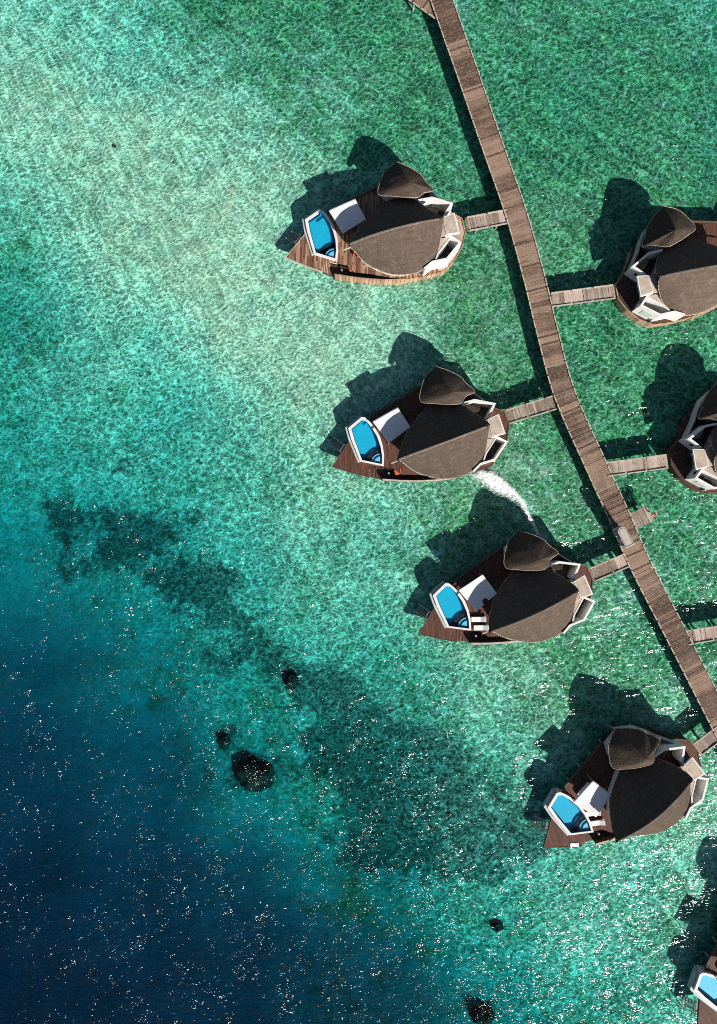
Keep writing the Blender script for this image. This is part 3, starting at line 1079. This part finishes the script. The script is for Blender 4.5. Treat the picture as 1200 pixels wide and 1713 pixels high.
# ------------------------------------------------------------------ walkways
def build_walk(name, path, width, z, board, mat, piles=3.2, kerb=True, seed=1, pile_off=0.0, kerb_seg=1.1, jitter=0.012, kmat='kerb'):
    """path: world xy points. Boards laid across, each a real plank."""
    rnd = random.Random(seed)
    root = empty(name, (path[0][0], path[0][1], z))
    o0 = Vector((path[0][0], path[0][1], 0))
    P = [Vector((p[0], p[1], 0)) - o0 for p in path]
    L = sum((P[i + 1] - P[i]).length for i in range(len(P) - 1))
    nb = int(L / board)
    pts = catmull(P, nb + 1) if len(P) > 2 else [P[0].lerp(P[1], i / nb) for i in range(nb + 1)]
    tan = []
    for i in range(len(pts)):
        a = pts[max(i - 4, 0)]
        b = pts[min(i + 4, len(pts) - 1)]
        tan.append((b - a).normalized())
    bm = bmesh.new()
    lay = bm.faces.layers.float.new('tint')
    run = 0.5
    for i in range(nb):
        if rnd.random() < 0.22:
            run = rnd.random()
        tint = min(1, max(0, run * 0.75 + rnd.random() * 0.35 - 0.05))
        if rnd.random() < 0.07:
            tint = 0.0
        n0 = Vector((-tan[i].y, tan[i].x, 0))
        n1 = Vector((-tan[i + 1].y, tan[i + 1].x, 0))
        g = 0.03 if rnd.random() < 0.80 else rnd.uniform(0.12, 0.32)
        a = pts[i].lerp(pts[i + 1], g)
        b = pts[i].lerp(pts[i + 1], 0.975)
        hw = width / 2 + rnd.uniform(-0.015, 0.03)
        zz = rnd.uniform(-jitter, jitter)
        vs = []
        for zt in (zz, zz - 0.05):
            for p, nrm in ((a, n0), (b, n1)):
                for sg in (1, -1):
                    q = p + nrm * hw * sg
                    vs.append(bm.verts.new((q.x, q.y, zt)))
        t0, t1, t2, t3, b0, b1, b2, b3 = vs
        for f in ((t0, t2, t3, t1), (b0, b1, b3, b2), (t0, t1, b1, b0), (t2, b2, b3, t3), (t0, b0, b2, t2), (t1, t3, b3, b1)):
            bm.faces.new(f)[lay] = tint
    obj('plank_deck', bm, mat, root)
    # bearers under the boards
    for sg in (1, -1):
        bm = bmesh.new()
        path2 = [p + Vector((-t.y, t.x, 0)) * (width / 2 - 0.28) * sg for p, t in zip(pts[::4] + [pts[-1]], tan[::4] + [tan[-1]])]
        path2 = [(p.x, p.y) for i, p in enumerate(path2) if i == 0 or (p - path2[i - 1]).length > 0.05]
        wall(bm, path2, 0.16, -0.42, -0.075)
        obj('bearer_beam', bm, M['beam'], root)
    if kerb:
        for sg in (1, -1):
            bm = bmesh.new()
            seg = max(1, int(round(kerb_seg / board)))
            i = 0
            while i < nb:
                j = min(i + seg, nb)
                a = pts[i].lerp(pts[i + 1], 0.95 if seg > 2 else 0.35)
                b = pts[j]
                off = Vector((-tan[i].y, tan[i].x, 0)) * (width / 2 - 0.03) * sg
                off2 = Vector((-tan[j].y, tan[j].x, 0)) * (width / 2 - 0.03) * sg
                a = a + off
                b = b + off2
                d = b - a
                box(bm, tuple((a + b) / 2 + Vector((0, 0, 0.075))), (d.length, 0.13, 0.11), math.atan2(d.y, d.x))
                i = j
            obj('edge_trim', bm, M[kmat], root)
    d = piles * 0.5 + pile_off
    while d < L - 0.2:
        k = min(int(d / L * nb), nb)
        for sg in (1, -1):
            bm = bmesh.new()
            q = pts[k] + Vector((-tan[k].y, tan[k].x, 0)) * (width / 2 - 0.28) * sg
            cyl(bm, (q.x, q.y, -5.5), (q.x, q.y, -0.43), 0.13, 0.12, 8)
            obj('pile', bm, M['pile'], root)
        d += piles
    return root


ZW = 1.15


def wp(*pp):
    return [tuple(at(x, y, ZW).xy) for x, y in pp]


main = build_walk('boardwalk', wp((733, -18), (746, 20), (784, 128), (824, 244), (863, 356), (893, 462), (917, 560), (945, 660), (998, 781), (1035, 862), (1070, 942), (1120, 1040), (1165, 1128), (1212, 1220), (1275, 1342)),
                  2.50, ZW, 0.22, M['board_walk'], piles=3.6, seed=11)
tag(main, 'long brown plank boardwalk bending past all the villas, with pale segmented kerbs', 'boardwalk')
br = build_walk('boardwalk_branch', wp((745, 11), (710, -14), (645, -60)), 3.5, ZW - 0.17, 0.22, M['board_walk'], piles=3.6, seed=12, pile_off=1.6)
tag(br, 'short end of boardwalk turning off at the top edge of the picture', 'boardwalk')
JG = 'plank jetties from the boardwalk to the villas'
jets = [
    ((780, 375.5), (849.5, 362), 'dark weathered jetty to the villa with striped bleached bow deck'),
    ((846, 698.5), (927.5, 673.5), 'grey brown jetty to the villa beside the white foam'),
    ((989, 962.5), (1048, 937.5), 'pale jetty just below the parked buggy, leading to a villa with two white loungers'),
    ((1166, 1254.5), (1206, 1225), 'pale stub of jetty to the most steeply turned villa'),
    ((1030, 487.5), (923.5, 501.5), 'grey striped jetty to the villa with warm light wood hull'),
    ((1118, 771.5), (1014.5, 785.5), 'grey striped jetty to the villa with dark red brown hull'),
    ((1265, 1048), (1150, 1067), 'pale jetty cut off by the frame with no villa in sight'),
]
for i, (a, b, lab) in enumerate(jets):
    j = build_walk('jetty', wp(a, b), 1.62, ZW - 0.05, 0.24, M['board_jetty'], piles=2.6, seed=30 + i, kerb_seg=2.4, jitter=0.02)
    tag(j, lab, 'jetty', JG)
pf = build_walk('landing_platform', wp((1052, 876), (1089, 858)), 1.95, ZW - 0.05, 0.30, M['board_jetty'], piles=1.6, seed=77, kerb=False, jitter=0.02)
tag(pf, 'small bleached plank landing sticking out beside the parked buggy', 'landing')

# ------------------------------------------------------------------ life ring on the landing
root = empty('life_ring', at(1092, 861, ZW))
bm = bmesh.new()
NR, NC = 24, 10
vs = []
for i in range(NR):
    a = 2 * PI * i / NR
    vs.append([bm.verts.new(((0.27 + 0.075 * math.cos(2 * PI * j / NC)) * math.cos(a), (0.27 + 0.075 * math.cos(2 * PI * j / NC)) * math.sin(a), 0.075 * math.sin(2 * PI * j / NC))) for j in range(NC)])
for i in range(NR):
    for j in range(NC):
        f = bm.faces.new((vs[i][j], vs[(i + 1) % NR][j], vs[(i + 1) % NR][(j + 1) % NC], vs[i][(j + 1) % NC]))
        f.material_index = 1 if i % 6 == 0 else 0
ring = obj('ring', bm, [M['orange'], M['white_cushion']], root, smooth=True)
ring.location = (0.0, 0.0, 0.55)
ring.rotation_euler = (math.radians(35), math.radians(30), 0)
bm = bmesh.new()
cyl(bm, (0.02, 0, -1.6), (0.02, 0, 0.95), 0.06, n=8)
obj('post', bm, M['pile'], root)
tag(root, 'orange life ring on a post at the end of the small landing', 'life ring')

# ------------------------------------------------------------------ buggy
cpos = at(1044, 898, ZW + 1.5)
root = empty('golf_buggy', (cpos.x, cpos.y, ZW + 0.02), math.atan2(0.885, -0.465))
tag(root, 'cream roofed golf buggy parked on the boardwalk beside the small landing', 'golf buggy')
bm = bmesh.new()
box(bm, (0.0, 0, 0.42), (2.3, 0.98, 0.16))
box(bm, (0.86, 0, 0.66), (0.55, 0.94, 0.34))
box(bm, (-0.78, 0, 0.62), (0.7, 0.96, 0.26))
body = obj('body', bm, M['cart_body'], root, bevel=0.07)
bm = bmesh.new()
pts = []
Lr, Wr = 1.22, 0.52
for i in range(13):
    a = -PI / 2 + PI * i / 12
    pts.append((Lr - 0.45 + 0.45 * math.cos(a), Wr * math.sin(a)))
pts += [(-Lr, Wr), (-Lr, -Wr)]
prism(bm, pts, 1.86, 1.92)
roofb = obj('roof', bm, M['cart_roof'], root, bevel=0.02)
bm = bmesh.new()
inner = [(p[0] * 0.86, p[1] * 0.8) for p in pts]
wall(bm, inner, 0.035, 1.92, 1.945, closed=True)
obj('roof_rib', bm, M['beam'], roofb)
for x in (0.85, -0.95):
    for y in (-0.45, 0.45):
        bm = bmesh.new()
        cyl(bm, (x, y, 0.5), (x * 0.92, y, 1.86), 0.022, n=8)
        obj('post', bm, M['dark_metal'], root)
for x in (0.1, -0.75):
    bm = bmesh.new()
    box(bm, (x, 0, 0.78), (0.45, 0.9, 0.12))
    box(bm, (x - 0.24, 0, 1.0), (0.1, 0.9, 0.4))
    obj('seat', bm, M['cart_roof'], root, bevel=0.03)
bm = bmesh.new()
box(bm, (0.86, 0, 1.32), (0.02, 0.86, 0.8))
obj('windscreen', bm, M['glass'], root)
for x in (0.8, -0.78):
    for y in (-0.5, 0.5):
        bm = bmesh.new()
        cyl(bm, (x, y - 0.08, 0.23), (x, y + 0.08, 0.23), 0.22, n=18)
        w = obj('wheel', bm, M['rubber'], root)
        bm = bmesh.new()
        cyl(bm, (x, y - 0.085, 0.23), (x, y + 0.085, 0.23), 0.11, n=14)
        obj('rim', bm, M['cart_body'], w)

# ------------------------------------------------------------------ lagoon bed and water
XS = [0, 200, 400, 600, 800, 1000, 1200]
YS = [0, 190, 380, 570, 760, 950, 1140, 1330, 1520, 1713]
DEP = [[1.1, 1.4, 1.3, 1.3, 1.3, 1.3, 1.6],
       [0.85, 0.78, 1.05, 1.2, 1.2, 1.3, 1.4],
       [1.5, 0.9, 0.75, 0.95, 1.0, 1.1, 1.1],
       [2.7, 1.8, 0.92, 0.82, 0.9, 1.1, 1.1],
       [3.5, 2.7, 1.9, 1.0, 0.85, 1.0, 1.1],
       [5.3, 3.8, 2.8, 1.6, 0.95, 1.0, 1.1],
       [9.0, 5.8, 3.7, 2.3, 1.2, 1.0, 1.0],
       [11., 9.5, 5.6, 3.3, 1.9, 1.0, 1.0],
       [12.5, 11.5, 9.4, 5.2, 2.7, 1.5, 1.0],
       [13., 12.8, 12., 9.2, 4.4, 2.4, 1.5]]
GRA = [[.0, .3, .85, .95, .8, .85, .75],
       [.0, -.1, .35, .8, .9, .9, .85],
       [.4, .0, -.1, .45, .9, .95, .95],
       [.5, .25, -.05, .05, .8, 1.0, .95],
       [.3, .25, .3, .35, .6, .9, .95],
       [.3, .4, .25, .35, .6, .65, .8],
       [.15, .3, .45, .45, .45, .7, .8],
       [.05, .1, .4, .6, .5, .45, .45],
       [.0, .05, .2, .5, .45, .45, .6],
       [.0, .0, .1, .4, .4, .45, .45]]
REEF = [(220, 890, 110, 60, .45), (300, 970, 70, 50, .35), (440, 1095, 90, 60, .45), (270, 1180, 90, 50, .25), (560, 1180, 80, 50, .45), (600, 1250, 110, 80, .5), (690, 1340, 130, 110, .55), (640, 1420, 140, 80, .5), (790, 1450, 100, 70, .4), (860, 1360, 90, 90, .25), (1000, 560, 80, 60, .2), (900, 1420, 70, 80, .2)]
_r = random.Random(21)
BAND = [(90, 870), (220, 920), (330, 1000), (430, 1090), (540, 1190), (640, 1300), (720, 1380), (820, 1500)]
for k in range(70):      # a broken belt of coral and weed along the drop-off
    t = _r.random() * (len(BAND) - 1.001)
    a, b = BAND[int(t)], BAND[int(t) + 1]
    f = t - int(t)
    w_ = 55 + 20 * t / 7
    REEF.append((a[0] + (b[0] - a[0]) * f + _r.gauss(0, w_), a[1] + (b[1] - a[1]) * f + _r.gauss(0, w_ * 0.8), _r.uniform(16, 48), _r.uniform(12, 34), _r.uniform(.28, .55)))
REEF += [(424, 1300, 46, 42, .7), (374, 1243, 22, 24, .7), (487, 1141, 22, 22, .6), (808, 1703, 40, 30, .6), (833, 1552, 20, 16, .6), (330, 1320, 60, 26, .4), (620, 1450, 50, 30, .4)]


def grid_val(G, px, py):
    px = min(max(px, 0), 1199.9)
    py = min(max(py, 0), 1712.9)
    i = min(int(px / 200), 5)
    j = max(k for k in range(9) if YS[k] <= py)
    fx = (px - XS[i]) / 200
    fy = (py - YS[j]) / (YS[j + 1] - YS[j])
    fx = fx * fx * (3 - 2 * fx)
    fy = fy * fy * (3 - 2 * fy)
    return (G[j][i] * (1 - fx) + G[j][i + 1] * fx) * (1 - fy) + (G[j + 1][i] * (1 - fx) + G[j + 1][i + 1] * fx) * fy


def bed_depth(x, y):
    n = noise.fractal(Vector((x * 0.06, y * 0.06, 3.3)), 1.0, 2.0, 4)
    wx = x + 6 * noise.noise(Vector((x * 0.05, y * 0.05, 8)))
    wy = y + 6 * noise.noise(Vector((x * 0.05, y * 0.05, 18)))
    d = 0.58 * grid_val(DEP, 600 + wx / K, 856.5 - wy / K)
    return max(0.3, d * (1 + n * max(0.04, 0.2 - 0.035 * d)))


def axis(lo, hi, step, far):
    a = [-far, -far * 0.6, lo - 40, lo - 15]
    v = lo
    while v <= hi + 1e-6:
        a.append(v)
        v += step
    return a + [hi + 15, hi + 40, far * 0.6, far]


gxs = axis(-50, 50, 0.8, 700)
gys = axis(-68, 68, 0.8, 700)


def sheet(name, mat, zfun, attrs, sides=None):
    me = bpy.data.meshes.new(name)
    nx, ny = len(gxs), len(gys)
    vs = []
    vals = {k: [] for k in attrs}
    for y in gys:
        for x in gxs:
            vs.append((x, y, zfun(x, y)))
            for k, f in attrs.items():
                vals[k].append(f(x, y))
    fs = [(j * nx + i, j * nx + i + 1, (j + 1) * nx + i + 1, (j + 1) * nx + i) for j in range(ny - 1) for i in range(nx - 1)]
    if sides is not None:
        b = len(vs)
        vs += [(x, y, sides) for y in (gys[0], gys[-1]) for x in (gxs[0], gxs[-1])]
        for k in vals:
            vals[k] += [3.0] * 4
        bot = [i for i in range(nx)]
        top = [(ny - 1) * nx + i for i in range(nx)]
        lef = [j * nx for j in range(ny)]
        rig = [j * nx + nx - 1 for j in range(ny)]
        fs.append(tuple([b, b + 1] + bot[::-1]))
        fs.append(tuple([b + 3, b + 2] + top))
        fs.append(tuple([b + 2, b] + lef))
        fs.append(tuple([b + 1, b + 3] + rig[::-1]))
        fs.append((b, b + 2, b + 3, b + 1))
    me.from_pydata(vs, [], fs)
    for k, v in vals.items():
        a = me.attributes.new(k, 'FLOAT', 'POINT')
        a.data.foreach_set('value', v)
    me.materials.append(mat)
    me.polygons.foreach_set('use_smooth', [len(p.vertices) == 4 for p in me.polygons])
    me.update()
    return link(bpy.data.objects.new(name, me))


def reef(x, y):
    px, py = 600 + x / K, 856.5 - y / K
    v = 0.0
    for cx, cy, rx, ry, a in REEF:
        v += a * math.exp(-((px - cx) / rx) ** 2 - ((py - cy) / ry) ** 2)
    return min(v, 1.0)


def grassv(x, y):
    return grid_val(GRA, 600 + x / K, 856.5 - y / K)


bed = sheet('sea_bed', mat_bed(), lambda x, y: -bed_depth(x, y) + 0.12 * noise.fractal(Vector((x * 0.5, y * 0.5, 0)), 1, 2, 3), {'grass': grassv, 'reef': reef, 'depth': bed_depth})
tag(bed, kind='structure')
sea = sheet('water', mat_sea(), lambda x, y: 0.0, {'depth': bed_depth}, sides=-30.0)
tag(sea, kind='structure')

# ------------------------------------------------------------------ coral heads under the water
HEADS = [(424, 1300, 2.3, 2.0, 'large dark coral head, biggest black shape in the deep blue water'),
         (374, 1243, 0.7, 0.9, 'small dark coral head beside the biggest one'),
         (487, 1141, 0.9, 1.0, 'round dark coral head at the edge of the teal shallows'),
         (808, 1703, 1.5, 1.1, 'dark coral head cut by the bottom edge of the picture'),
         (833, 1552, 0.7, 0.6, 'small dark coral lump among the sparkling glints'),
         (191, 244, 0.27, 0.19, 'small coral rock alone on the pale sand flat')]
for px, py, rx, ry, lab in HEADS:
    p = at(px, py)
    d = bed_depth(p.x, p.y)
    p = at(px, py, -d * 0.75)
    bm = bmesh.new()
    bmesh.ops.create_icosphere(bm, subdivisions=4, radius=1.0)
    hh = min(d * 0.5, rx * 0.8)
    for v in bm.verts:
        k = 1 + 0.30 * noise.fractal(Vector(v.co * 1.6) + Vector((px, py, 0)), 1, 2, 4) + 0.10 * noise.noise(v.co * 7)
        v.co = Vector((v.co.x * rx * k, v.co.y * ry * k, v.co.z * hh * k))
    o = obj('coral_head', bm, M['coral'], smooth=True)
    o.location = (p.x, p.y, -d)
    tag(o, lab, 'coral', 'dark coral heads on the sea bed')

# ------------------------------------------------------------------ foam thrown up between two villas
FO = [(180, 215), (300, 185), (420, 165), (520, 220), (600, 300), (680, 390), (790, 490), (800, 590), (832, 690), (905, 790), (932, 872), (880, 815), (812, 722), (760, 610), (690, 550), (540, 480), (420, 435), (330, 360), (200, 265)]
FO = [at(760 + x / 6.667, 760 + y / 6.667).xy for x, y in FO]


def inside(p, poly):
    c = False
    n = len(poly)
    for i in range(n):
        a, b = poly[i], poly[i - 1]
        if (a.y > p.y) != (b.y > p.y) and p.x < (b.x - a.x) * (p.y - a.y) / (b.y - a.y) + a.x:
            c = not c
    return c


def edge_dist(p, poly):
    best = 1e9
    for i in range(len(poly)):
        a, b = poly[i - 1], poly[i]
        d = b - a
        t = max(0.0, min(1.0, (p - a).dot(d) / max(d.length_squared, 1e-9)))
        best = min(best, (a + d * t - p).length)
    return best


rnd = random.Random(5)
bm = bmesh.new()
xs = [p.x for p in FO]
ys = [p.y for p in FO]
den = bm.verts.layers.float.new('cover')
c0 = at(760 + 500 / 6.667, 760 + 560 / 6.667).xy
TAIL = []
tc = [at(760 + x / 6.667, 760 + y / 6.667) for x, y in ((300, 225), (470, 270), (640, 410), (760, 540), (815, 660), (862, 750), (905, 820), (930, 900))]
for i, q_ in enumerate(catmull(tc, 60)):
    f = i / 59
    TAIL.append((q_.xy, 0.85 * (1 - f) ** 0.6 + 0.16))
st_ = 0.09
x0, y0 = min(xs) - 1.2, min(ys) - 0.8
nx_, ny_ = int((max(xs) + 1.2 - x0) / st_), int((max(ys) + 0.8 - y0) / st_)
gv = {}
for i in range(nx_):
    for j in range(ny_):
        p = Vector((x0 + i * st_, y0 + j * st_))
        e = edge_dist(p, FO)
        if inside(p, FO):
            d_ = min(1.0, 0.56 + e * 0.36)
        else:
            d_ = max(0.0, 0.56 - e * 1.1)
        d_ = max(d_, 0.62 * math.exp(-((p.x - c0.x) / 1.7) ** 2 - ((p.y - c0.y) / 0.75) ** 2))
        td = min((p - q_).length / w_ for q_, w_ in TAIL)
        d_ = max(d_, 0.92 - 0.58 * td)
        if d_ > 0.02:
            lump = noise.fractal(Vector((p.x * 2.2, p.y * 2.2, 1)), 1, 2, 3)
            v = bm.verts.new((p.x, p.y, 0.02 + d_ * (0.07 + 0.07 * lump)))
            v[den] = d_
            gv[i, j] = v
for (i, j) in list(gv):
    q = [gv.get(k) for k in ((i, j), (i + 1, j), (i + 1, j + 1), (i, j + 1))]
    if all(q):
        bm.faces.new(q)
fo = obj('foam', bm, M['foam'], smooth=True)
tag(fo, 'white curved wash of foam on the water between two villas', 'foam', kind='stuff')

# ------------------------------------------------------------------ light, sky, camera
az = Vector((0.55, -0.835)).normalized()
el = math.radians(32.5)
sd = Vector((az.x * math.cos(el), az.y * math.cos(el), math.sin(el)))
sl = bpy.data.lights.new('sun', 'SUN')
sl.energy = 5.0
sl.angle = math.radians(0.5)
sl.color = (1.0, 0.95, 0.89)
so = bpy.data.objects.new('sun', sl)
so.rotation_euler = (-sd).to_track_quat('-Z', 'Y').to_euler()
so.location = sd * 150
C.objects.link(so)
w = bpy.data.worlds.new('World')
bpy.context.scene.world = w
w.use_nodes = True
nt = w.node_tree
nt.nodes.clear()
sky = nt.nodes.new('ShaderNodeTexSky')
sky.sky_type = 'NISHITA'
sky.sun_disc = False
sky.sun_elevation = el
sky.sun_rotation = math.atan2(sd.x, sd.y)
bg = nt.nodes.new('ShaderNodeBackground')
bg.inputs[1].default_value = 0.05
ow = nt.nodes.new('ShaderNodeOutputWorld')
nt.links.new(sky.outputs[0], bg.inputs[0])
nt.links.new(bg.outputs[0], ow.inputs[0])

cam = bpy.data.cameras.new('camera')
co = bpy.data.objects.new('camera', cam)
co.location = (0, 0, H)
cam.sensor_fit = 'VERTICAL'
cam.angle_y = 2 * math.atan(1713 * K / 2 / H)
cam.clip_end = 3000
C.objects.link(co)
sc = bpy.context.scene
sc.camera = co
sc.view_settings.view_transform = 'Standard'
sc.view_settings.look = 'None'
sc.view_settings.exposure = 0.43
sc.view_settings.gamma = 1
sc.cycles.use_denoising = False
sc.cycles.filter_width = 1.0
sc.cycles.max_bounces = 6
sc.cycles.transparent_max_bounces = 16
sc.cycles.sample_clamp_indirect = 4
sc.cycles.caustics_reflective = False
sc.cycles.caustics_refractive = False
